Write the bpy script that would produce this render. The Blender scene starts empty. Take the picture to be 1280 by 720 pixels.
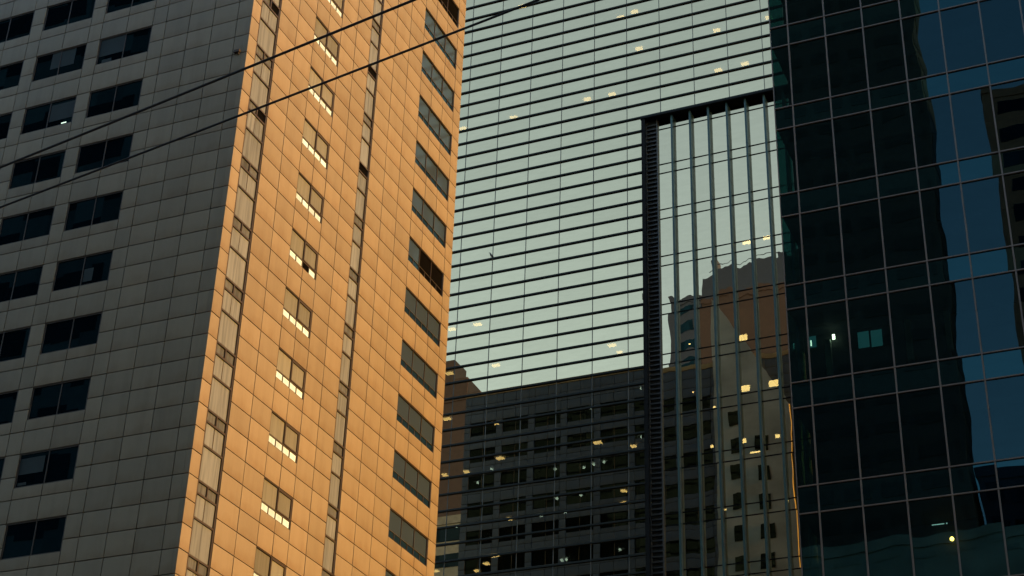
import bpy, math, random
from mathutils import Matrix, Vector
rnd = random.Random(11)
sc = bpy.context.scene
COL = sc.collection
EYE = 1.6                                    # height of the camera above the street

# ------------------------------------------------------------------ helpers
class MB:
    """collects boxes, quads and tubes and links them as ONE mesh object"""
    def __init__(self): self.v = []; self.f = []; self.m = []
    def box(self, x0, x1, y0, y1, z0, z1, m=0, skip=()):
        if x1 < x0: x0, x1 = x1, x0
        if y1 < y0: y0, y1 = y1, y0
        n = len(self.v)
        self.v += [(x0,y0,z0),(x1,y0,z0),(x1,y1,z0),(x0,y1,z0),(x0,y0,z1),(x1,y0,z1),(x1,y1,z1),(x0,y1,z1)]
        F = {'b':(0,3,2,1),'t':(4,5,6,7),'f':(0,1,5,4),'r':(1,2,6,5),'k':(2,3,7,6),'l':(3,0,4,7)}
        for k, q in F.items():
            if k not in skip: self.f.append(tuple(n+i for i in q)); self.m.append(m)
    def poly(self, pts, m=0):
        n = len(self.v); self.v += [tuple(p) for p in pts]; self.f.append(tuple(range(n, n+len(pts)))); self.m.append(m)
    def tube(self, pts, r, seg=8, m=0):
        n0 = len(self.v); P = [Vector(p) for p in pts]
        for i, p in enumerate(P):
            d = (P[min(i+1,len(P)-1)] - P[max(i-1,0)]).normalized()
            a = d.cross(Vector((0,0,1))).normalized(); b = a.cross(d)
            for s in range(seg):
                t = 2*math.pi*s/seg; self.v.append(tuple(p + a*r*math.cos(t) + b*r*math.sin(t)))
        for i in range(len(P)-1):
            for s in range(seg):
                A = n0+i*seg+s; B = n0+i*seg+(s+1)%seg
                self.f.append((A, B, B+seg, A+seg)); self.m.append(m)
    def mesh(self, name, mats):
        me = bpy.data.meshes.new(name); me.from_pydata(self.v, [], self.f)
        for m in (mats if isinstance(mats, (list, tuple)) else [mats]): me.materials.append(m)
        me.polygons.foreach_set('material_index', self.m); me.update(); return me
    def build(self, name, mats, parent=None, loc=None, kind=None, label=None):
        o = bpy.data.objects.new(name, self.mesh(name, mats)); COL.objects.link(o)
        if parent is not None:
            o.parent = parent
            r = parent
            off = Vector((0,0,0))
            while r is not None: off += Vector(r.location); r = r.parent
            o.location = (Vector(loc) if loc else Vector((0,0,0))) - off
        elif loc: o.location = loc
        if kind: o['kind'] = kind
        if label: o['label'] = label
        return o

def thing(name, loc, label, cat, group=None):
    o = bpy.data.objects.new(name, None); COL.objects.link(o); o.location = loc
    o.empty_display_size = 1.0
    o['label'] = label; o['category'] = cat
    if group: o['group'] = group
    return o

def copy_part(src, loc):
    """copy of a part and its sub-parts, standing at world point loc under the same thing"""
    c = src.copy(); COL.objects.link(c)
    c.location = Vector(loc) - Vector(src.parent.location)
    for ch in list(src.children):
        d = ch.copy(); COL.objects.link(d); d.parent = c
    return c

# ------------------------------------------------------------------ materials
class NT:
    def __init__(self, name):
        self.mat = bpy.data.materials.new(name); self.mat.use_nodes = True
        self.t = self.mat.node_tree; self.t.nodes.clear()
        self.out = self.n('ShaderNodeOutputMaterial')
    def n(self, typ, **kw):
        x = self.t.nodes.new(typ)
        for k, v in kw.items(): setattr(x, k, v)
        return x
    def l(self, a, b): self.t.links.new(a, b)
    def math(self, op, a, b=None):
        x = self.n('ShaderNodeMath', operation=op)
        for i, q in enumerate((a, b)):
            if q is None: continue
            if isinstance(q, (int, float)): x.inputs[i].default_value = q
            else: self.l(q, x.inputs[i])
        return x.outputs[0]
    def vmath(self, op, a, b=None, s=None):
        x = self.n('ShaderNodeVectorMath', operation=op)
        for i, q in enumerate((a, b)):
            if q is None: continue
            if isinstance(q, tuple): x.inputs[i].default_value = q
            else: self.l(q, x.inputs[i])
        if s is not None: x.inputs['Scale'].default_value = s
        return x.outputs[0]
    def ramp(self, fac, stops):
        x = self.n('ShaderNodeValToRGB'); e = x.color_ramp.elements
        e[0].position, e[0].color = stops[0][0], (*stops[0][1], 1)
        e[1].position, e[1].color = stops[-1][0], (*stops[-1][1], 1)
        for p, c in stops[1:-1]:
            q = e.new(p); q.color = (*c, 1)
        self.l(fac, x.inputs[0]); return x.outputs[0]
    def noise(self, vec, scale, detail=3, rough=.5):
        x = self.n('ShaderNodeTexNoise'); x.inputs['Scale'].default_value = scale
        x.inputs['Detail'].default_value = detail; x.inputs['Roughness'].default_value = rough
        if vec is not None: self.l(vec, x.inputs['Vector'])
        return x
    def mulcol(self, a, b):
        x = self.n('ShaderNodeMix', data_type='RGBA', blend_type='MULTIPLY'); x.inputs[0].default_value = 1
        for i, q in ((6, a), (7, b)):
            if isinstance(q, tuple): x.inputs[i].default_value = (*q, 1)
            else: self.l(q, x.inputs[i])
        return x.outputs[2]

def plain(name, col, rough=.6, metal=0., var=.15, scale=1.5, spec=.5):
    k = NT(name); p = k.n('ShaderNodeBsdfPrincipled')
    pos = k.n('ShaderNodeNewGeometry').outputs['Position']
    nz = k.noise(pos, scale, 4).outputs[0]
    g = k.ramp(nz, [(.3, (1-var,)*3), (.7, (1+var,)*3)])
    k.l(k.mulcol(tuple(col), g), p.inputs['Base Color'])
    p.inputs['Roughness'].default_value = rough; p.inputs['Metallic'].default_value = metal
    p.inputs['Specular IOR Level'].default_value = spec
    k.l(p.outputs[0], k.out.inputs[0]); return k.mat

def cladding(name, col, tonevar=.09):
    """ceramic / aluminium cladding panels: each panel a shade of its own, rain streaks, slight pillowing"""
    k = NT(name); p = k.n('ShaderNodeBsdfPrincipled'); g = k.n('ShaderNodeNewGeometry')
    pos = g.outputs['Position']
    tone = k.ramp(g.outputs['Random Per Island'], [(0, (1-tonevar,)*3), (.5, (1.0, 1.0, 1.0)), (1, (1+tonevar*.8, 1+tonevar*.6, 1+tonevar*.4))])
    st = k.noise(k.vmath('MULTIPLY', pos, (2.2, 2.2, .16)), 1.0, 5, .6).outputs[0]
    streak = k.ramp(st, [(.25, (.88, .865, .85)), (.55, (1, 1, 1)), (.8, (1.03, 1.03, 1.02))])
    big = k.ramp(k.noise(pos, .09, 3).outputs[0], [(.3, (.95, .94, .93)), (.7, (1.03, 1.03, 1.03))])
    fine = k.ramp(k.noise(pos, 9, 4, .7).outputs[0], [(.3, (.98,)*3), (.7, (1.02,)*3)])
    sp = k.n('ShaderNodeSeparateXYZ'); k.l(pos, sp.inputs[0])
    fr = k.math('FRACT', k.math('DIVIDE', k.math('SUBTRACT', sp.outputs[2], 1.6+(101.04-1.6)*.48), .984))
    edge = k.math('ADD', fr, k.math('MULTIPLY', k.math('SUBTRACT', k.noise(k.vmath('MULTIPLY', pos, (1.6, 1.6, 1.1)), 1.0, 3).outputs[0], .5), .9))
    foot = k.ramp(edge, [(.0, (.86, .78, .70)), (.42, (1, .985, .97)), (1, (1.03, 1.03, 1.03))])  # edge staining that also paints in the pillow shading of each panel
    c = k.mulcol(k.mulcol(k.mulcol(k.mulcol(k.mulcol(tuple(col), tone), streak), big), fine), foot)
    k.l(c, p.inputs['Base Color'])
    p.inputs['Roughness'].default_value = .42; p.inputs['Specular IOR Level'].default_value = .35
    wob = k.noise(pos, .9, 2).outputs['Color']
    nn = k.vmath('NORMALIZE', k.vmath('ADD', g.outputs['Normal'], k.vmath('SCALE', k.vmath('SUBTRACT', wob, (.5, .5, .5)), None, .035)))
    k.l(nn, p.inputs['Normal'])
    k.l(p.outputs[0], k.out.inputs[0]); return k.mat

def mirror_glass(name, gloss, through, fac, pw=2.86, ph=1.33, x0=0., z0=0., eps=.0012, wav=.0015, wscale=(.25, .25, .5), rough=.004, tvar=.08, diffuse=None):
    """coated glazing: a coloured mirror coat over tinted see-through (or, with diffuse, opaque back-painted) glass.
    Every pane is tilted a hair and slightly bowed, so reflections break from pane to pane."""
    k = NT(name); g = k.n('ShaderNodeNewGeometry'); pos = g.outputs['Position']
    s = k.n('ShaderNodeSeparateXYZ'); k.l(pos, s.inputs[0])
    cx = k.math('FLOOR', k.math('DIVIDE', k.math('SUBTRACT', s.outputs[0], x0), pw))
    cz = k.math('FLOOR', k.math('DIVIDE', k.math('SUBTRACT', s.outputs[2], z0), ph))
    cb = k.n('ShaderNodeCombineXYZ'); k.l(cx, cb.inputs[0]); k.l(cz, cb.inputs[1])
    wn = k.n('ShaderNodeTexWhiteNoise', noise_dimensions='3D'); k.l(cb.outputs[0], wn.inputs['Vector'])
    tilt = k.vmath('SCALE', k.vmath('SUBTRACT', wn.outputs['Color'], (.5, .5, .5)), None, eps*2)
    nz = k.noise(k.vmath('ADD', k.vmath('MULTIPLY', pos, wscale), k.vmath('SCALE', wn.outputs['Color'], None, .6)), 1.0, 2, .45)
    bow = k.vmath('SCALE', k.vmath('SUBTRACT', nz.outputs['Color'], (.5, .5, .5)), None, wav*2)
    nrm = k.vmath('NORMALIZE', k.vmath('ADD', k.vmath('ADD', g.outputs['Normal'], tilt), bow))
    gl = k.n('ShaderNodeBsdfGlossy'); gl.inputs['Roughness'].default_value = rough
    tone = k.ramp(wn.outputs['Value'], [(0, (1-tvar, 1-tvar, 1-tvar)), (1, (1, 1, 1))])
    dirt = k.ramp(k.noise(k.vmath('MULTIPLY', pos, (.8, .8, 3.5)), 1, 4, .65).outputs[0], [(.3, (.93,)*3), (.65, (1,)*3)])
    k.l(k.mulcol(k.mulcol(tuple(gloss), tone), dirt), gl.inputs['Color']); k.l(nrm, gl.inputs['Normal'])
    mix = k.n('ShaderNodeMixShader'); mix.inputs[0].default_value = fac
    if diffuse: b = k.n('ShaderNodeBsdfDiffuse'); b.inputs[0].default_value = (*diffuse, 1)
    else: b = k.n('ShaderNodeBsdfTransparent'); b.inputs[0].default_value = (*through, 1)
    k.l(b.outputs[0], mix.inputs[1]); k.l(gl.outputs[0], mix.inputs[2])
    k.l(mix.outputs[0], k.out.inputs[0]); return k.mat

def lamp_mat(name, col, st):
    k = NT(name); e = k.n('ShaderNodeEmission'); e.inputs[0].default_value = (*col, 1); e.inputs[1].default_value = st
    k.l(e.outputs[0], k.out.inputs[0]); return k.mat

def milky(name, col, var=.14, streak=.30):
    """dusty back-painted glass with dirt running down it"""
    k = NT(name); p = k.n('ShaderNodeBsdfPrincipled'); g = k.n('ShaderNodeNewGeometry'); pos = g.outputs['Position']
    rr = k.math('FRACT', k.math('ADD', g.outputs['Random Per Island'], k.n('ShaderNodeObjectInfo').outputs['Random']))
    tone = k.ramp(rr, [(0, (1-var,)*3), (1, (1+var,)*3)])
    st = k.noise(k.vmath('MULTIPLY', pos, (7, 7, .35)), 1.0, 4, .6).outputs[0]
    sk = k.ramp(st, [(.3, (1-streak,)*3), (.58, (1,)*3)])
    k.l(k.mulcol(k.mulcol(tuple(col), tone), sk), p.inputs['Base Color'])
    p.inputs['Roughness'].default_value = .22; p.inputs['Specular IOR Level'].default_value = .35
    k.l(p.outputs[0], k.out.inputs[0]); return k.mat

M = {}
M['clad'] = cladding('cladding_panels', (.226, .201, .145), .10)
M['joint'] = plain('joint_sealant', (.035, .03, .027), .9)
M['bronze'] = plain('bronze_frame', (.035, .026, .02), .5)
M['dark_glass'] = mirror_glass('window_glass_dark', (.020, .062, .085), None, .5, 1.4, 2.95, eps=.004, wav=.003, diffuse=(.002, .006, .009), tvar=.5)
M['rear_glass'] = mirror_glass('rear_window_glass', (.02, .03, .035), None, .5, 1.4, 2.95, eps=.004, wav=.003, diffuse=(.004, .008, .010), tvar=.5)
M['blind'] = plain('roller_blind', (.006, .020, .024), .8)
M['tan_glass'] = milky('curtained_glass', (.17, .18, .155), var=.26, streak=.2)
M['cream'] = milky('cream_vent_panel', (.56, .78, .95), .2, .2)
M['khaki'] = milky('obscured_glass', (.175, .205, .225), .12, .38)
M['khaki_dark'] = milky('obscured_glass_small', (.10, .115, .125), .15, .45)
M['blue_glass'] = mirror_glass('ribbon_glass', (.30, .42, .50), None, .32, 1.35, 2.95, eps=.012, wav=.006, rough=.05, diffuse=(.040, .066, .105), tvar=.35)
M['blue_low'] = mirror_glass('ribbon_glass_low', (.16, .33, .42), None, .32, .8, 2.95, eps=.02, wav=.01, rough=.05, diffuse=(.010, .030, .065), tvar=.8)
M['black'] = plain('unlit_room', (.004, .004, .004), 1, spec=0)
# office block
M['c_glass'] = mirror_glass('silver_green_glass', (1, .72, .38), (.42, .55, .50), .95, 2.8634, 1.3314, -48.69, 1.6+(51.49-1.6)*1.05, eps=.00035, wav=.0005, wscale=(.12, .12, .6))
M['c_bay'] = mirror_glass('bay_glass', (1, .72, .39), (.42, .58, .55), .91, 1.53, 4.25, -33.77, 0, eps=.0016, wav=.0046, wscale=(.9, .9, .32), tvar=.07)
M['c_fin'] = plain('fin_metal', (.010, .013, .010), .5, .0, spec=.2)
M['c_dark'] = plain('dark_reveal', (.006, .006, .0055), .7, spec=.1)
M['c_louvre'] = plain('louvre_slat', (.040, .035, .026), .5)
M['c_mull'] = plain('facade_joint', (.05, .055, .05), .6)
M['c_vfin'] = plain('bay_fin', (.020, .050, .044), .45, .0, .12)
M['slab'] = plain('office_slab', (.18, .18, .17), .9)
M['core'] = plain('office_core', (.03, .032, .032), .9)
M['lamp'] = lamp_mat('office_lamp', (1, .52, .17), 6.5)
M['lamp_cool'] = lamp_mat('office_downlight', (.95, 1, .8), 2.6)
M['lamp_bulb'] = lamp_mat('orange_bulb', (1, .36, .06), 30)
M['pane_glow'] = lamp_mat('dusk_glow_pane', (.10, .34, .34), .3)  # window panes given emission to stand in for dusk sky light
# right tower
M['r_glass'] = mirror_glass('blue_black_glass', (.026, .059, .066), (.10, .22, .22), .62, 2.0232, 5.447, -16.207, 1.6+(45.89-1.6)*.72, eps=.0016, wav=.0055, wscale=(.34, .34, .26), tvar=.10)
M['r_span'] = mirror_glass('spandrel_glass', (.026, .078, .086), None, .62, 2.0232, 5.447, -16.207, 1.6+(43.99-1.6)*.72, eps=.0016, wav=.0025, tvar=.08, diffuse=(.002, .005, .006))
M['r_side'] = mirror_glass('side_glass', (.05, .17, .2), (.18, .55, .52), .25, 1.0, 4.01, 0, 0, eps=.001, wav=.002)
M['r_mull'] = plain('grey_mullion', (.095, .085, .075), .5)
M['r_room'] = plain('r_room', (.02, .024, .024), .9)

# ------------------------------------------------------------------ ground and street
mb = MB(); mb.box(-900, 900, -900, 900, -.5, 0); g = mb.build('ground', plain('pavement_concrete', (.10, .10, .10), .9)); g['kind'] = 'structure'
mb = MB(); mb.box(-900, 900, 8, 30, 0.004, .008); g = mb.build('road', plain('asphalt', (.05, .05, .052), .9)); g['kind'] = 'structure'
mb = MB()
for i in range(-60, 60): mb.box(i*12, i*12+5, 18.9, 19.1, .012, .014)
g = mb.build('road_markings', plain('road_paint', (.75, .75, .72), .7)); g['kind'] = 'structure'
mb = MB(); mb.box(-900, 900, 30, 30.3, 0, .14); mb.box(-900, 900, 7.7, 8, 0, .14)
g = mb.build('kerb', plain('granite_kerb', (.28, .27, .26), .8)); g['kind'] = 'structure'

# ================================================================== panelled tower (left)
s = .48
def zu(z, s=.48): return 1.6 + (z-1.6)*s
Yg = 48.0; XC = -71.47*s; YB = 143.4*s; XL = -134.0*s
ROW = 2.05*s; TOPZ = zu(101.04)
GAP = .038; D = .24
tower = thing('panelled_tower', (XC, Yg, 0), 'panel clad tower with a grey shaded face and a face glowing orange in the sun', 'building')
kmin, kmax = -16, 9
floors = [TOPZ + 3*ROW*k for k in range(kmin, kmax+1)]       # heads of the windows
ztop = floors[-1] + 3*ROW
# joints rows
rows = []
z = ztop
while z > -ROW: rows.append(z); z -= ROW
rows = sorted(r for r in rows if r > 0)
# -- rear and front columns (x), from the corner to the left
cuts = [-71.47, -73.0, -75.65, -78.3, -80.95, -82.5]
wins = []
x = -82.5
while x - 7.35 > -142:
    wins.append((x-5.88, x)); cuts += [x-2.94, x-5.88, x-7.35]; x -= 7.35
fcuts = [c*s for c in cuts]; fwin = [(a*s, b*s) for a, b in wins]
if fcuts[-1] < XL: XL = fcuts[-1]
# -- side (y) columns from the corner back
ycuts = [100, 101.35, 104.45, 107.55, 110.65, 113.1, 115.55, 118.5, 121.45, 123.6, 126.75, 129.95, 133.2, 136.02, 138.84, 141.65, 143.4]
ycuts = [c*s for c in ycuts]
strips = [(101.35*s, 104.45*s), (121.45*s, 123.6*s)]
swin = (110.65*s, 115.55*s); bwin = (133.2*s, 141.65*s)

def tiles(mb, cuts, rows, place, holes, thr=GAP):
    """one panel per cell; a panel that meets an opening is cut back to it"""
    cs = sorted(cuts); rs = [rows[0]-ROW] + list(rows)
    for i in range(len(cs)-1):
        a0, a1 = cs[i], cs[i+1]
        hs = [h for h in holes if h[0] < (a0+a1)/2 < h[1]]
        for j in range(len(rs)-1):
            b0, b1 = rs[j], rs[j+1]
            segs = [(b0, b1)]
            for h in hs:
                ns = []
                for (p, q) in segs:
                    if h[3] <= p+1e-4 or h[2] >= q-1e-4: ns.append((p, q)); continue
                    if h[2] > p+.02: ns.append((p, h[2]-.0))
                    if h[3] < q-.02: ns.append((h[3], q))
                segs = ns
            for (p, q) in segs:
                g2 = thr/2
                lo = p+g2 if abs(p-b0) < 1e-6 else p
                hi = q-g2 if abs(q-b1) < 1e-6 else q
                if hi-lo < .03: continue
                place(mb, a0+g2, a1-g2, max(lo, 0), hi)

WH = 1.5*ROW
fholes = [(a, b, z-WH, z) for a, b in fwin for z in floors]
sholes = [(a, b, -1, ztop) for a, b in strips] + [(swin[0], swin[1], z-1.44*ROW, z) for z in floors] + [(bwin[0], bwin[1], z-1.45*ROW, z) for z in floors]
# front (south) wall
mb = MB()
def pf(mb, a0, a1, b0, b1):
    j = rnd.uniform(-.004, .004); mb.box(a0, a1, Yg+j, Yg+D, b0, b1, 0, ('k',))
fc = [c if c < XC-1e-6 else XC-D-.004+GAP/2 for c in fcuts]
tiles(mb, fc, rows, pf, fholes)
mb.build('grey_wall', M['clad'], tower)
# side (east) wall
mb = MB()
def ps(mb, a0, a1, b0, b1):
    j = rnd.uniform(-.004, .004); mb.box(XC-D, XC+j, a0, a1, b0, b1, 0, ('l',))
tiles(mb, [ycuts[0]-GAP/2]+ycuts[1:-1]+[ycuts[-1]+GAP/2], rows, ps, sholes)
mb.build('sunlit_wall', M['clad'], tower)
# rear (north) wall
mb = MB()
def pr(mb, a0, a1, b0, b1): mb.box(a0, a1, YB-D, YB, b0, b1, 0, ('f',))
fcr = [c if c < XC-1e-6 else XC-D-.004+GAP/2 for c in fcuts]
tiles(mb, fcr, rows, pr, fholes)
mb.build('rear_wall', cladding('shade_darkened_panels', (.024, .052, .125)), tower)  # panel colour darkened to paint in the shade behind the tower
# core behind the panels, parapet and roof
mb = MB(); mb.box(XL, XC-D-.003, Yg+D+.003, YB-D-.003, 0, ztop-.3); mb.build('core', M['joint'], tower)
mb = MB()
mb.box(XL, XC+.05, Yg-.05, Yg+.5, ztop+.02, ztop+.5); mb.box(XL, XC+.05, YB-.5, YB+.05, ztop+.02, ztop+.5)
mb.box(XC-.5, XC+.05, Yg+.503, YB-.503, ztop+.02, ztop+.5); mb.box(XL, XL+.5, Yg+.503, YB-.503, ztop+.02, ztop+.5)
mb.build('parapet', M['clad'], tower)
# -- front windows
def front_window(mbf, mbp, w, h):
    f = .05
    mbf.box(0, w, .03, .10, 0, f); mbf.box(0, w, .03, .10, h-f, h); mbf.box(0, f, .03, .10, f, h-f); mbf.box(w-f, w, .03, .10, f, h-f)
    mbf.box(w/2-.02, w/2+.02, .04, .10, f, h-f)
    mbp.poly([(f, .07, f), (w-f, .07, f), (w-f, .07, h-f), (f, .07, h-f)])
W = fwin[0][1]-fwin[0][0]
first = None; rest_f = MB(); rest_p = MB()
for ci, (a, b) in enumerate(fwin):
    for zi, zt in enumerate(floors):
        k = zi + kmin
        near = ci < 3 and -10 <= k <= 3
        if near:
            if first is None:
                A, B = MB(), MB(); front_window(A, B, W, WH)
                first = A.build('window', M['bronze'], tower, (a, Yg, zt-WH)); B.build('pane', M['dark_glass'], first)
                first.children[0].location = (0, 0, 0); proto = first
            else: copy_part(proto, (a, Yg, zt-WH))
        else:
            n = 0
            y = Yg+.06; rest_p.poly([(a, y, zt-WH), (b, y, zt-WH), (b, y, zt), (a, y, zt)])
            rest_f.box((a+b)/2-.02, (a+b)/2+.02, Yg+.03, Yg+.06, zt-WH, zt)
rest_f.build('window_mullion', M['bronze'], tower, kind='stuff'); rest_p.build('window_pane', M['dark_glass'], tower, kind='stuff')
# a lamp, some blinds and things seen in the grey face's windows
mb = MB(); mb.box(-43.75, -43.48, Yg+.055, Yg+.062, zu(94.86)-1.36, zu(94.86)-1.31); mb.build('room_lamp', lamp_mat('room_lamp_glow', (.75, 1, .8), .45), tower)
bl = MB()
for (ci, k, f0, f1, h0, h1) in [(0, 0, 0, .5, .28, 1), (0, 0, .08, .3, .0, .22), (1, -1, .5, 1, .2, .9), (0, -7, .0, .45, .35, .9), (0, -7, .02, .2, .04, .2), (1, 0, .3, .8, .3, 1), (2, -1, .1, .45, .0, .4), (0, -4, .5, .7, .1, .6)]:
    a, b = fwin[ci]; zt = TOPZ+3*ROW*k; hh = WH
    bl = MB(); bl.box(a+(b-a)*f0+.06, a+(b-a)*f1-.04, Yg+.058, Yg+.064, zt-hh+hh*h0+.06, zt-hh+hh*h1-.06)
    bl.build('blind', M['blind'], tower)
# -- rear windows (north face)
mb = MB(); mp = MB()
for a, b in fwin:
    for zt in floors:
        y = YB-.12; mp.poly([(a, y, zt-WH), (a, y, zt), (b, y, zt), (b, y, zt-WH)])
        mb.box((a+b)/2-.02, (a+b)/2+.02, YB-.12, YB-.08, zt-WH, zt)
mb.build('rear_window_mullion', M['bronze'], tower, kind='stuff'); mp.build('rear_window_pane', M['rear_glass'], tower, kind='stuff')

# thin pale slab added on the rear wall, its slope shaped for its mirror image
mb = MB(); xa, xb, ya, yb_ = -42.7, -35.2, YB+.01, YB+.35; ha, hb_ = 86.5, 73.5
mb.v += [(xa,ya,0),(xb,ya,0),(xb,yb_,0),(xa,yb_,0),(xa,ya,ha),(xb,ya,hb_),(xb,yb_,hb_),(xa,yb_,ha)]
for q in ((0,3,2,1),(4,5,6,7),(0,1,5,4),(1,2,6,5),(2,3,7,6),(3,0,4,7)): mb.f.append(q); mb.m.append(0)
st_ = mb.build('added_mirror_slab', plain('pale_render', (.22, .29, .36), .8, var=.3, scale=.3), tower)
for q in range(22):
    for w0 in (-41.2, -38.6):
        zz = 72.0-q*2.95-(w0+41.2)*1.2
        if zz > 3:
            mb = MB(); mb.box(w0, w0+1.1, yb_+.01, yb_+.05, zz, zz+1.5); mb.build('added_slab_window', M['rear_glass'], tower)
# -- sunlit face: glazed strips
def khz(k): return TOPZ + 3*ROW*k
for si, (y0, y1) in enumerate(strips):
    fr = MB(); panes = []; X = XC
    fr.box(X-.16, X-.02, y0+.015, y0+.075, 0, ztop); fr.box(X-.16, X-.02, y1-.075, y1-.015, 0, ztop)
    for k in range(kmin-2, kmax+2):
        t = khz(k); a = t-.5*ROW; b = t-2*ROW; c = t-2.5*ROW; d = t-3.5*ROW
        if d < 0.2 or a > ztop: continue
        Y0, Y1 = y0+.078, y1-.078; ym = (Y0+Y1)/2
        for zz in (a, b, c): fr.box(X-.155, X-.03, Y0, Y1, zz-.04, zz+.04)
        def pane(nm, x, p, q, lo, hi, m):
            mb = MB(); j = rnd.uniform(-.012, .012)
            mb.poly([(x+j, p, lo), (x, q, lo), (x-j, q, hi), (x, p, hi)]); panes.append((nm, mb, m))
        pane('tall_pane', X-.09, Y0, Y1, b+.04, a-.04, M['khaki'])
        if si == 0:
            fr.box(X-.155, X-.03, ym-.035, ym+.035, c+.043, b-.043)
            fr.box(X-.13, X-.075, ym-.012, ym+.012, d+.043, c-.043)
            pane('small_pane', X-.10, Y0, ym, c+.04, b-.04, M['khaki_dark'])
            pane('small_pane', X-.10, ym, Y1, c+.04, b-.04, M['black'] if k in (1, -1) else M['khaki_dark'])
            pane('middle_pane', X-.09, Y0, ym, d+.04, c-.04, M['khaki']); pane('middle_pane', X-.09, ym, Y1, d+.04, c-.04, M['khaki'])
        else:
            pane('small_pane', X-.10, Y0, Y1, c+.04, b-.04, M['black'] if k in (2, 0) else M['khaki_dark'])
            pane('middle_pane', X-.09, Y0, Y1, d+.04, c-.04, M['khaki'])
    f = fr.build('glazed_strip', M['bronze'], tower, (0, 0, 0))
    for nm, q, mm in panes:
        o = q.build(nm, mm); o.parent = f
# -- sunlit face: small windows and ribbon windows, each with panes
def side_quad(mb, x, y0, y1, z0, z1, m=0): mb.poly([(x, y0, z0), (x, y1, z0), (x, y1, z1), (x, y0, z1)], m)
def small_window(w, h, broken=False):
    fr, up, lo = MB(), MB(), MB(); f = .035; zs = h*.27
    fr.box(-.16, -.015, 0, w, 0, f); fr.box(-.16, -.015, 0, w, h-f, h); fr.box(-.16, -.015, 0, f, f, h-f); fr.box(-.16, -.015, w-f, w, f, h-f)
    fr.box(-.13, -.03, f, w-f, zs-.03, zs+.03)
    ym = w*.52
    fr.box(-.13, -.012, ym-.04, ym+.04, zs+.033, h-f)                  # the opening sash stands proud in a thick dark frame
    fr.box(-.10, -.006, ym+.043, w-f, h-f-.075, h-f); fr.box(-.10, -.006, w-f-.07, w-f, zs+.033, h-f-.078); fr.box(-.10, -.006, ym+.043, w-f-.073, zs+.033, zs+.09)
    for i in (1, 2, 3): y = f+(w-2*f)*i/4; fr.box(-.11, -.03, y-.022, y+.022, f, zs-.033)
    side_quad(up, -.085, f, ym-.04, zs+.03, h-f); side_quad(up, -.06, ym+.043, w-f-.07, zs+.09, h-f-.075)
    for i in range(4):
        a = f+(w-2*f)*i/4+.02; b = f+(w-2*f)*(i+1)/4-.02
        side_quad(lo, -.06, a, b, f, zs-.03, 1 if (broken and i == 2) else 0)
    return fr, up, lo
def ribbon_window(w, h, openp=()):
    fr, up, lo = MB(), MB(), MB(); f = .03; zs = h*.30
    fr.box(-.16, -.03, 0, w, 0, f); fr.box(-.16, -.03, 0, w, h-f, h); fr.box(-.16, -.03, 0, f, f, h-f); fr.box(-.16, -.03, w-f, w, f, h-f)
    fr.box(-.12, -.07, f, w-f, zs-.018, zs+.018)
    for i in (1, 2): y = w*i/3; fr.box(-.12, -.06, y-.02, y+.02, zs+.02, h-f)
    for i in range(1, 6): y = w*i/6; fr.box(-.12, -.065, y-.02, y+.02, f, zs-.02)
    for i in range(3):
        side_quad(up, -.10+rnd.uniform(-.01, .01), w*i/3+.02, w*(i+1)/3-.02, zs, h-f, 1 if i in openp else 0)
    for i in range(6): side_quad(lo, -.10, w*i/6+.015, w*(i+1)/6-.015, f, zs, 1 if i//2 in openp else 0)
    return fr, up, lo
def add_win(name, tri, mu, ml, y, z):
    fr, up, lo = tri
    o = fr.build(name, M['bronze'], tower, (XC, y, z))
    a = up.build('upper_pane', mu); a.parent = o
    b = lo.build('lower_pane', ml); b.parent = o
    return o
hs, hb = 1.44*ROW, 1.45*ROW; ws, wb = swin[1]-swin[0], bwin[1]-bwin[0]
p1 = p2 = None
for k in range(kmin, kmax+1):
    zt = khz(k)
    if k == -3: add_win('casement_window', small_window(ws, hs, True), M['tan_glass'], [M['cream'], M['black']], swin[0], zt-hs)
    elif p1 is None: p1 = add_win('casement_window', small_window(ws, hs), M['tan_glass'], M['cream'], swin[0], zt-hs)
    else: copy_part(p1, (XC, swin[0], zt-hs))
    if k == -1: add_win('ribbon_window', ribbon_window(wb, hb, (1, 2)), [M['blue_glass'], M['black']], [M['blue_low'], M['black']], bwin[0], zt-hb)
    elif k == 5: add_win('ribbon_window', ribbon_window(wb, hb, (0, 1, 2)), [M['blue_glass'], M['black']], [M['blue_low'], M['black']], bwin[0], zt-hb)
    elif p2 is None: p2 = add_win('ribbon_window', ribbon_window(wb, hb), M['blue_glass'], M['blue_low'], bwin[0], zt-hb)
    else: copy_part(p2, (XC, bwin[0], zt-hb))

# ================================================================== striped office block (middle)
S = 1.05; Yc = 105.0
def zc(z): return 1.6 + (z-1.6)*S
X0, X1 = -86.0, 8.0; ZT = zc(51.49+1.268*54)
office = thing('striped_office_block', (-36, Yc, 0), 'wide mirror glass office block ruled with dark horizontal fins, standing between the other two towers', 'building')
PF = 1.268*S; f0 = zc(51.49)
nlow = int(f0/PF)
finz = [f0+PF*k for k in range(-nlow, 55)]
XR = -34.28*S; ZH = zc(51.49+1.268*21)      # left edge and head of the recessed bay
for i, z in enumerate(finz):
    xr = X1 if z >= ZH-.01 else XR
    mb = MB(); mb.box(X0, xr, Yc-.13, Yc+.02, z-.075, z+.04)
    mb.build('horizontal_fin', M['c_fin'], office)
    if i+1 < len(finz):
        mb = MB(); za, zb = z+.04, finz[i+1]-.075
        mb.poly([(X0, Yc, za), (xr, Yc, za), (xr, Yc, zb), (X0, Yc, zb)])
        mb.build('glass_band', M['c_glass'], office)
x = -46.37*S-2.727*S*14
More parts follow.
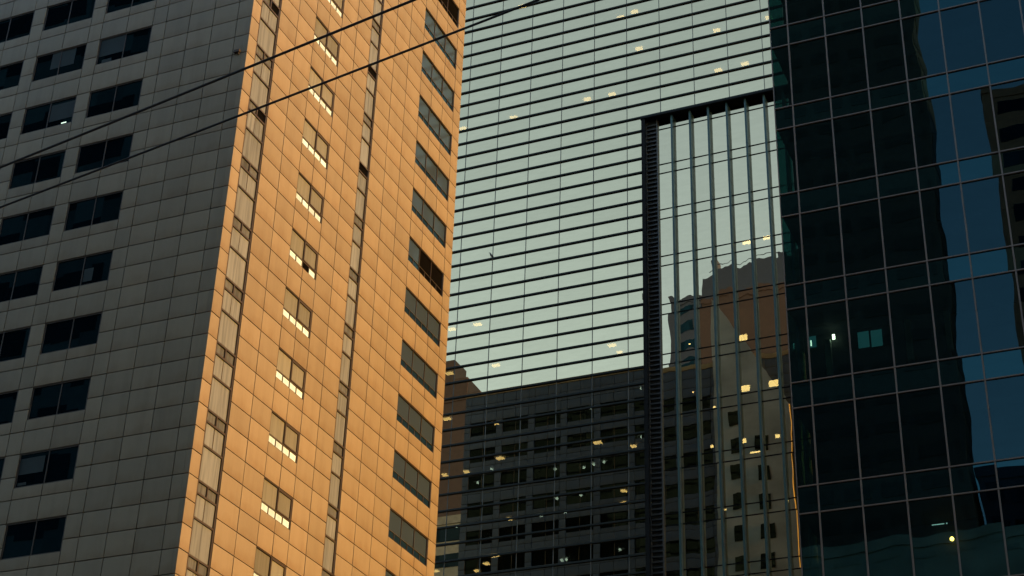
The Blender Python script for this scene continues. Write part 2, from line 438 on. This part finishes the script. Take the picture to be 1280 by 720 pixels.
while x < X1-.5:
    if x > X0:
        mb = MB(); z0 = 0 if x < XR else ZH
        mb.box(x-.024, x+.024, Yc-.03, Yc+.03, z0, ZT); mb.build('mullion', M['c_mull'], office)
    x += 2.727*S
mb = MB()
mb.box(X0, X0+.3, Yc, Yc+24, 0, ZT); mb.box(X1-.3, X1, Yc+.03, Yc+24, 0, ZT); mb.box(X0, X1, Yc+24, Yc+24.4, 0, ZT)
mb.build('outer_wall', M['core'], office)
mb = MB(); mb.box(X0, X1, Yc-.24, Yc+24.4, ZT+.1, ZT+1.2); mb.build('roof', M['c_fin'], office)
# floors: ceiling slabs seen through the glass, and the core wall
ceil = [zc(63.95+3.804*k) for k in range(-16, 16)]
YR = 105.6                                                 # glass plane of the recessed bay
for z in ceil:
    if z < 1 or z > ZT: continue
    mb = MB()
    mb.box(X0+.31, XR-.26, Yc+.10, Yc+10, z+.10, z+.35)
    mb.box(XR-.25, X1-.31, (Yc+.10) if z > ZH else YR+.1, Yc+10, z+.10, z+.35)
    mb.build('floor_slab', M['slab'], office)
mb = MB(); mb.box(X0+.31, X1-.31, Yc+10.01, Yc+11, 0, ZT); mb.build('core_wall', M['core'], office)
# recessed bay: reveal, soffit, louvres, vertical fins, transoms, glass strips
mb = MB(); mb.box(XR-.24, XR, Yc+.025, YR, 0, ZH-.11); mb.box(XR-.02, XR+.28, Yc-.06, Yc+.02, 0, ZH-.11)
mb.build('bay_reveal', M['c_dark'], office)
mb = MB(); mb.box(XR, X1, Yc+.03, YR+.05, ZH-.12, ZH+.06); mb.box(XR-.1, X1, Yc-.14, Yc+.022, ZH-.22, ZH-.080); mb.build('bay_soffit', M['c_dark'], office)
ap = lambda u: u*YR/100.0
zr = lambda u: 1.6+(u-1.6)*YR/100.0
lv0, lv1 = ap(-33.86), ap(-33.0)
mb = MB(); mb.box(XR, lv1, YR+.02, YR+.2, 0, ZH-.13)
z = .3
while z < ZH-.5:
    mb.poly([(lv0+.04, YR-.16, z), (lv1-.06, YR-.16, z), (lv1-.06, YR+.01, z+.17), (lv0+.04, YR+.01, z+.17)])
    mb.box(lv0+.04, lv1-.06, YR-.18, YR-.14, z-.06, z+.02); z += .395
mb.box(lv1-.05, lv1+.03, YR-.2, YR+.01, 0, ZH-.13); mb.box(lv0-.03, lv0+.03, YR-.2, YR+.01, 0, ZH-.13)
mb.build('louvre', [M['c_louvre']], office)
xs = [ap(-31.77)+ap(1.438)*i for i in range(0, 28)]
xs = [x for x in xs if x < X1-.4]
edges = [lv1] + xs + [X1-.3]
for a, b in zip(edges[:-1], edges[1:]):
    mb = MB(); q = .014*(b-a); mb.poly([(a, YR+q, 0), (b, YR, 0), (b, YR, ZH-.12), (a, YR+q, ZH-.12)]); mb.build('glass_strip', M['c_bay'], office)
for x in xs:
    mb = MB(); mb.box(x-.075, x+.075, YR-.42, YR-.01, 0, ZH-.225)
    z = 1.0
    while z < ZH-1: mb.box(x-.083, x+.083, YR-.428, YR-.012, z, z+.03); z += 1.0625
    mb.build('vertical_fin', M['c_vfin'], office)
zt0 = zr(76.6)
for k in range(0, 20):
    for dz in (0, .86):
        z = zt0 - 4.25*k + dz
        if z > ZH-.4 or z < .5: continue
        mb = MB()
        for a, b in zip(edges[:-1], edges[1:]): mb.box(a+.09, b-.09, YR-.04, YR+.02, z-.028, z+.028)
        mb.build('transom', M['c_dark'], office)
# ceiling lamps and downlights
LM = [(-48.03,107.65,99.02),(-38.7,107.66,95.03),(-37.36,107.37,95.03),(-37.0,107.49,91.03),(-41.7,107.57,87.04),(-48.56,107.8,87.04),(-53.32,107.77,87.04),(-39.51,107.67,87.04),(-30.16,107.47,91.03),(-27.96,107.63,87.04),(-30.22,107.69,87.04),(-25.69,107.4,91.03),(-53.3,107.7,67.07),(-51.02,107.67,67.07),(-49.26,107.71,63.07),(-53.32,107.72,63.07),(-39.5,107.67,63.07),(-39.32,108.99,63.07),(-53.34,107.8,59.08),(-50.03,109.82,59.08),(-40.66,107.8,55.08),(-48.73,107.96,55.08),(-54.1,109.45,55.08),(-52.24,109.44,55.08),(-38.36,109.28,55.08),(-48.87,110.48,51.09),(-39.53,110.38,51.09),(-50.04,109.08,47.1),(-48.8,107.76,47.1),(-54.31,109.25,47.1),(-51.35,110.24,47.1),(-38.77,108.26,51.09)]
lp = None
for i, (x, y, z) in enumerate(LM):
    w = .30 if y < 108.2 else .20
    if y < 108.2 and lp is not None: copy_part(lp, (x, y, z)); continue
    mb = MB(); mb.box(-w, w, -.20, .20, -.02, .05)
    o = mb.build('ceiling_lamp', M['lamp'], office, (x, y, z))
    if y < 108.2: lp = o
SM = [(-45.45,111.16,55.08),(-43.24,111.61,55.08),(-42.33,111.29,55.08),(-41.42,111.14,55.08),(-52.23,111.58,55.08),(-43.95,107.9,51.09),(-44.34,110.52,51.09),(-46.3,110.52,51.09),(-37.17,107.78,59.08),(-37.23,107.88,55.08),(-53.34,110.49,51.09),(-51.8,113.64,51.09),(-44.37,110.11,47.1),(-43.97,110.07,47.1),(-39.55,109.52,47.1),(-42.04,107.92,51.09),(-50.1,109.54,55.08),(-42.01,109.69,59.08)]
dp = None
for x, y, z in SM:
    if dp is None:
        mb = MB(); mb.box(-.085, .085, -.085, .085, -.09, .05); dp = mb.build('downlight', M['lamp_cool'], office, (x, y, z))
    else: copy_part(dp, (x, y, z))
BL = [(-29.06,61.76,.3,.22),(-29.05,57.54,.3,.22),(-26.95,57.6,.34,.24),(-28.56,52.25,.36,.16),(-29.34,53.37,.16,.16),(-31.73,53.3,.1,.1),(-26.86,53.37,.15,.12),(-30.89,48.09,.1,.2),(-26.43,48.21,.1,.18),(-28.36,69.93,.42,.12),(-26.9,70.05,.26,.14),(-31.46,56.41,.07,.07),(-33.22,61.98,.05,.05),(-33.07,57.92,.05,.05)]
for x, z, w, h in BL:
    mb = MB(); mb.box(-w, w, -.05, .05, -h, h)
    mb.build('pendant_lamp', M['lamp'], office, (x, 107.5, z))

# ================================================================== dark glass tower (right)
s2 = .72; Yr = 72.0
def z2(z): return 1.6 + (z-1.6)*s2
RX0 = -23.9*s2; RX1 = 9.0; RB = 83.0; FP = 7.565*s2
darkt = thing('dark_glass_tower', (RX0, Yr, 0), 'dark blue black glass tower with a grid of thin grey mullions, nearest on the right', 'building')
vx = [-22.51*s2+2.81*s2*i for i in range(0, 20)]; vx = [x for x in vx if x < RX1-.5]
ex = [RX0+.03] + vx + [RX1-.03]
base = z2(45.89); kk = range(-int(base/FP), 10); RT = base+FP*9+ .3
gp_rest, sp_rest = MB(), MB()
for i, (a, b) in enumerate(zip(ex[:-1], ex[1:])):
    for k in kk:
        zt = base + k*FP; zb = zt-1.896*s2                     # top and foot of the spandrel
        z3 = zt+FP-1.896*s2
        vis = i < 7 and -2 <= k <= 5
        for (p, q, nm, m, rest) in ((zb, zt, 'spandrel_panel', M['r_span'], sp_rest), (zt, z3, 'glass_pane', M['r_glass'], gp_rest)):
            if q > RT or p < 0: continue
            mb = MB() if vis else rest
            mb.poly([(a, Yr, p), (b, Yr, p), (b, Yr, q), (a, Yr, q)])
            if vis: mb.build(nm, m, darkt)
gp_rest.build('glass_pane', M['r_glass'], darkt, kind='stuff'); sp_rest.build('spandrel_panel', M['r_span'], darkt, kind='stuff')
for x in [RX0+.02] + vx:
    mb = MB(); w = .036 if x > RX0+.1 else .022; mb.box(x-w, x+w, Yr-.07, Yr-.002, 0, RT); mb.build('mullion', M['r_mull'], darkt)
for k in kk:
    for z in (base+k*FP, base+k*FP-1.896*s2):
        if z < .5 or z > RT: continue
        mb = MB(); mb.box(RX0+.04, RX1, Yr-.08, Yr-.003, z-.030, z+.030); mb.build('transom', M['r_mull'], darkt)
    zt = base+k*FP
    mb = MB(); mb.box(RX0+.05, RX1-.05, Yr+.03, Yr+3.3, max(zt-1.25, .05), zt-.04)
    if zt > 1: mb.build('floor_slab', M['r_room'], darkt)
mb = MB(); mb.box(RX0+.04, RX1, Yr+3.31, RB, 0, RT); mb.build('core', M['r_room'], darkt)
mb = MB(); mb.poly([(RX0+.01, Yr+.05, 0), (RX0+.01, Yr+3.3, 0), (RX0+.01, Yr+3.3, RT), (RX0+.01, Yr+.05, RT)]); mb.build('side_glass', M['r_side'], darkt)
mb = MB(); mb.poly([(RX0+.01, Yr+3.4, 0), (RX0+.01, RB, 0), (RX0+.01, RB, RT), (RX0+.01, Yr+3.4, RT)]); mb.build('side_cladding', M['r_span'], darkt)
mb = MB(); mb.box(RX0-.1, RX1+.1, Yr-.15, RB+.1, RT+.01, RT+.9); mb.build('roof', M['r_mull'], darkt)
mb = MB(); mb.box(-14.42, -13.86, Yr+3.27, Yr+3.305, 42.02, 42.92); mb.build('inner_window', M['pane_glow'], darkt)
mb = MB(); mb.box(-13.76, -13.20, Yr+3.27, Yr+3.305, 41.98, 42.90); mb.build('inner_window', M['pane_glow'], darkt)
mb = MB(); mb.box(-.06, .06, -.03, .03, -.13, .13); mb.build('wall_lamp', lamp_mat('white_lamp', (1, .7, .45), 24), darkt, (-15.58, 75.0, 42.75))
mb = MB(); mb.box(-.025, .025, -.03, .03, -.15, .15); mb.build('wall_lamp', lamp_mat('white_lamp_dim', (1, .85, .6), 4), darkt, (-16.75, 75.0, 42.6))
mb = MB()
for q in range(8):
    t = math.pi*q/7-math.pi/2; r = .10*math.cos(t)+.001; z = .10*math.sin(t)
    if q: 
        for w in range(10):
            a = 2*math.pi*w/10; b = 2*math.pi*(w+1)/10
            mb.poly([(pr_*math.cos(a), pr_*math.sin(a), pz_), (pr_*math.cos(b), pr_*math.sin(b), pz_), (r*math.cos(b), r*math.sin(b), z), (r*math.cos(a), r*math.sin(a), z)])
    pr_, pz_ = r, z
mb.build('globe_lamp', M['lamp_bulb'], darkt, (-10.80, 75.0, 31.25))
mb = MB(); mb.box(-.35, .22, -.02, .02, -.012, .012); mb.box(.32, .36, -.03, .03, -.02, .02); mb.build('strip_lamp', lamp_mat('white_strip', (.8, .85, .7), 1.5), darkt, (-11.3, 75.0, 32.04))

glint = lamp_mat('teal_glint_glow', (.25, .75, .7), .35)  # faint reflections in the glass, painted as small glowing boxes
for (x, z, w_, h_) in ((-17.0, 55.9, .12, .10), (-16.45, 55.72, .05, .13), (-15.25, 55.8, .05, .22), (-13.43, 55.95, .06, .10)):
    mb = MB(); mb.box(-w_, w_, -.03, .03, -h_, h_); mb.box(-.012, .012, -.012, .012, h_, h_+.5); mb.build('glint_box', glint, darkt, (x, 75.0, z))
mb = MB(); mb.box(-16.95, -16.55, Yr+3.26, Yr+3.305, 42.5, 43.5); mb.build('inner_window', M['pane_glow'], darkt)
for (x, z0, z1) in ((-11.85, 40.7, 43.0), (-9.9, 41.0, 43.6), (-15.9, 40.6, 42.6)):
    mb = MB(); mb.box(x-.14, x+.14, Yr+2.9, Yr+3.2, z0, z1); mb.build('inner_column', plain('painted_column', (.5, .55, .52), .7), darkt)

# ================================================================== the buildings across the street (seen mirrored in the glass), and two added to block light
def block(name, label, x0, x1, y0, y1, h, wall, glass, fh=3.8, wh=1.9, bay=6., pier=1.2, cap=None, bands=True):
    t = thing(name, ((x0+x1)/2, (y0+y1)/2, 0), label, 'building')
    mb = MB(); mb.box(x0, x1, y0, y1, 0, h-1.2); mb.build('wall', wall, t)
    mb = MB(); mb.box(x0-.15, x1+.15, y0-.15, y1+.15, h-1.19, h); mb.build('roof', cap or wall, t)
    z = h-1.9-wh
    while z > 1 and bands:
        mb = MB()
        x = x0+pier
        while x+.5 < x1:
            b = min(x+bay-pier, x1-pier*.5)
            if b > x+.3: mb.box(x, b, y1+.01, y1+.06, z, z+wh)
            x += bay
        y = y0+pier
        while y+.5 < y1:
            b = min(y+bay-pier, y1-pier*.5)
            if b > y+.3: mb.box(x1+.01, x1+.06, y, b, z, z+wh)
            y += bay
        mb.build('window_row', glass, t); z -= fh
    return t
og = M['dark_glass']
navy = plain('navy_cladding', (.010, .020, .052), .6)
brown = plain('brown_stone', (.040, .024, .024), .8)
dkglass = plain('black_curtain_wall', (.12, .115, .11), .6, spec=.1)
greyc = plain('grey_render', (.18, .18, .17), .8)
b = block('brown_office_tower', 'brown stone office tower across the street, mirrored at the left end of the striped glass', -146, -112.7, -38, -30, 134.0, brown, og, bands=False)
mb = MB(); mb.box(-146, -115.4, -37, -30.5, 134.01, 137.5); mb.box(-146, -118.3, -36, -31, 137.51, 141.8); mb.build('penthouse', brown, b)
block('navy_slab_tower', 'dark navy slab tower across the street, mirrored beside the louvres of the glass bay', -82.3, -77.0, -60, -30, 147.7, navy, og, bay=4.5)
b = block('capped_brown_tower', 'brown tower with a navy crown, mirrored between the fins of the glass bay', -76.9, -52, -60, -30, 146.8, brown, og, bands=False)
mb = MB(); mb.box(-76.9, -52, -60, -30.0, 146.81, 151.6); mb.box(-73, -67, -42, -33, 151.61, 153.2); mb.box(-75.2, -74.6, -34, -31, 151.61, 154.6); mb.box(-63, -61.2, -38, -31, 151.61, 153.0); mb.box(-58, -57.8, -31, -30.8, 151.61, 155); mb.box(-75.7, -52, -30.3, -30.2, 152.5, 152.6); mb.build('crown', navy, b)
block('black_glass_tower', 'sheer black tower across the street, mirrored as the black shape in the right tower', -50, -22.6, -35, -30, 152.0, dkglass, plain('dull_window', (.08, .085, .085), .6, spec=.1), bay=4.2, wh=1.5)
block('narrow_low_block', 'low navy block across the street, mirrored at the foot of the blue sky', -21.9, -16.1, -62, -31, 78.2, navy, og, bay=2.4, pier=.7)
block('brown_side_tower', 'dark brown tower across the street, mirrored at the far right of the right tower', -15.6, 22, -62, -30, 127.5, plain('umber_stone', (.42, .19, .12), .8), og, bay=5)
block('teal_low_building', 'pale teal building across the street, mirrored along the bottom of the right tower', -42, 22, -29.5, -24, 68.9, plain('teal_panel', (.50, .55, .46), .4, var=.3, scale=.25), plain('teal_band', (.42, .48, .40), .4), fh=5.2, wh=.5, bay=4)
block('added_shade_block', 'added grey block across the street, put in to shade the lower grey face', -112, -60, -25, 12, 92.0, greyc, M['rear_glass'])  # added to darken the lower part of the grey wall
block('added_glow_block', 'unseen grey block added at the right hand end, holding back the sky glow', 23, 75, -60, 6, 70.0, greyc, og, bay=7)  # out of view, added to keep warm sky glow off the grey wall

# ================================================================== overhead cables
def sag(P, n=60):
    """one hanging curve (a parabola in plan and height) through three measured points"""
    (a, b, c) = [Vector(p) for p in P]; out = []
    for i in range(n+1):
        x = a.x+(c.x-a.x)*i/n
        la = (x-b.x)*(x-c.x)/((a.x-b.x)*(a.x-c.x)); lb = (x-a.x)*(x-c.x)/((b.x-a.x)*(b.x-c.x)); lc = (x-a.x)*(x-b.x)/((c.x-a.x)*(c.x-b.x))
        out.append(tuple(a*la+b*lb+c*lc))
    return out
wm = plain('cable_rubber', (.018, .018, .02), .6)
for nm, lab, r, P in (('overhead_cable', 'upper and thicker of the two black cables in front of the towers', .0098, [(-24.5, 11.0, 9.05), (-8.458, 8.545, 9.0), (10, 5.28, 9.05)]),
                   ('overhead_cable', 'lower of the two black cables, running on across the striped mirror glass', .0084, [(-24.4, 11.0, 8.65), (-8.365, 8.54, 8.6), (10, 5.4, 8.65)])):
    mb = MB(); mb.tube(sag(P), r, 10); o = mb.build(nm, wm); o['label'] = lab; o['category'] = 'cable'; o['group'] = 'overhead cables'

# ================================================================== small things
mb = MB(); mb.box(-.16, .10, -.13, -.006, -.05, .07); mb.box(-.20, -.163, -.10, -.03, -.03, .05); mb.box(.0, .06, -.08, -.006, -.16, -.053)
mb.build('wall_fixture', M['bronze'], tower, (-34.73, Yg, 46.46))
# a crow on one of the fins: one lofted body from tail tip to beak, two legs
def loft(mb, rings, seg=10):
    n0 = len(mb.v)
    for (c, r, t) in rings:
        c = Vector(c); t = Vector(t).normalized(); a = Vector((0, 1, 0)).cross(t).normalized(); b = t.cross(a)
        for q in range(seg):
            w_ = 2*math.pi*q/seg; mb.v.append(tuple(c + a*r[0]*math.cos(w_) + b*r[1]*math.sin(w_)))
    for i in range(len(rings)-1):
        for q in range(seg):
            A = n0+i*seg+q; B = n0+i*seg+(q+1) % seg; mb.f.append((A, B, B+seg, A+seg)); mb.m.append(0)
mb = MB(); d1 = (-.5, 0, .85)
loft(mb, [((.24, 0, .0), (.004, .03), (-1, 0, .4)), ((.16, 0, .03), (.012, .045), (-1, 0, .4)), ((.08, 0, .08), (.05, .06), (-.8, 0, .6)), ((.02, 0, .16), (.085, .085), d1), ((-.04, 0, .26), (.085, .085), d1),
          ((-.08, 0, .35), (.05, .055), (-.4, 0, .9)), ((-.10, 0, .41), (.045, .048), (-.7, 0, .7)), ((-.14, 0, .44), (.042, .042), (-1, 0, .2)), ((-.175, 0, .445), (.022, .02), (-1, 0, -.1)), ((-.24, 0, .435), (.003, .003), (-1, 0, -.2))])
for yy in (-.03, .03): mb.tube([(.0, yy, .12), (-.01, yy, .04), (-.02, yy, -.02), (-.06, yy, -.03)], .009, 6)
crow = mb.build('bird', plain('black_feathers', (.012, .012, .014), .6)); crow.location = (-48.78, Yc-.11, f0+13*PF+.05+.04)
crow['label'] = 'small dark bird perched on a horizontal fin of the striped glass block'; crow['category'] = 'bird'

# ================================================================== light, sky, camera
AZ, EL = 89.0, 11.0
w = bpy.data.worlds.new('World'); sc.world = w; w.use_nodes = True
nt = w.node_tree; bg = nt.nodes['Background']; sk = nt.nodes.new('ShaderNodeTexSky'); sk.sky_type = 'NISHITA'
sk.sun_disc = False; sk.sun_elevation = math.radians(EL); sk.sun_rotation = math.radians(AZ); sk.dust_density = .1; sk.air_density = 1; sk.ozone_density = 1.3
nt.links.new(sk.outputs[0], bg.inputs[0]); bg.inputs[1].default_value = .15
sl = bpy.data.lights.new('Sun', 'SUN'); so = bpy.data.objects.new('Sun', sl); COL.objects.link(so)
sl.energy = 2.05; sl.angle = math.radians(.5); sl.color = (1, .405, .0)
d = Vector((math.sin(math.radians(AZ))*math.cos(math.radians(EL)), math.cos(math.radians(AZ))*math.cos(math.radians(EL)), math.sin(math.radians(EL))))
so.rotation_euler = d.to_track_quat('Z', 'Y').to_euler()
cd = bpy.data.cameras.new('Camera'); co = bpy.data.objects.new('Camera', cd); COL.objects.link(co); sc.camera = co
cd.sensor_width = 36; cd.lens = 36*2107.5/1280; cd.clip_start = .1; cd.clip_end = 3000
ri = Vector((.91962664, .3916311, .03019824)); up = Vector((.17245438, -.47163773, .86476432)); fw = Vector((-.35291123, .79005249, .50126912))
m = Matrix((ri, up, -fw)).transposed().to_4x4(); m.translation = Vector((0, 0, EYE)); co.matrix_world = m
sc.view_settings.view_transform = 'Standard'; sc.view_settings.look = 'None'; sc.view_settings.gamma = 1; sc.view_settings.use_curve_mapping = False
sc.view_settings.exposure = 1.8
sc.render.engine = 'CYCLES'
sc.cycles.use_denoising = True
sc.cycles.max_bounces = 10; sc.cycles.glossy_bounces = 6; sc.cycles.transparent_max_bounces = 16; sc.cycles.diffuse_bounces = 3
sc.cycles.caustics_reflective = False; sc.cycles.caustics_refractive = False
sc.cycles.sample_clamp_indirect = 4
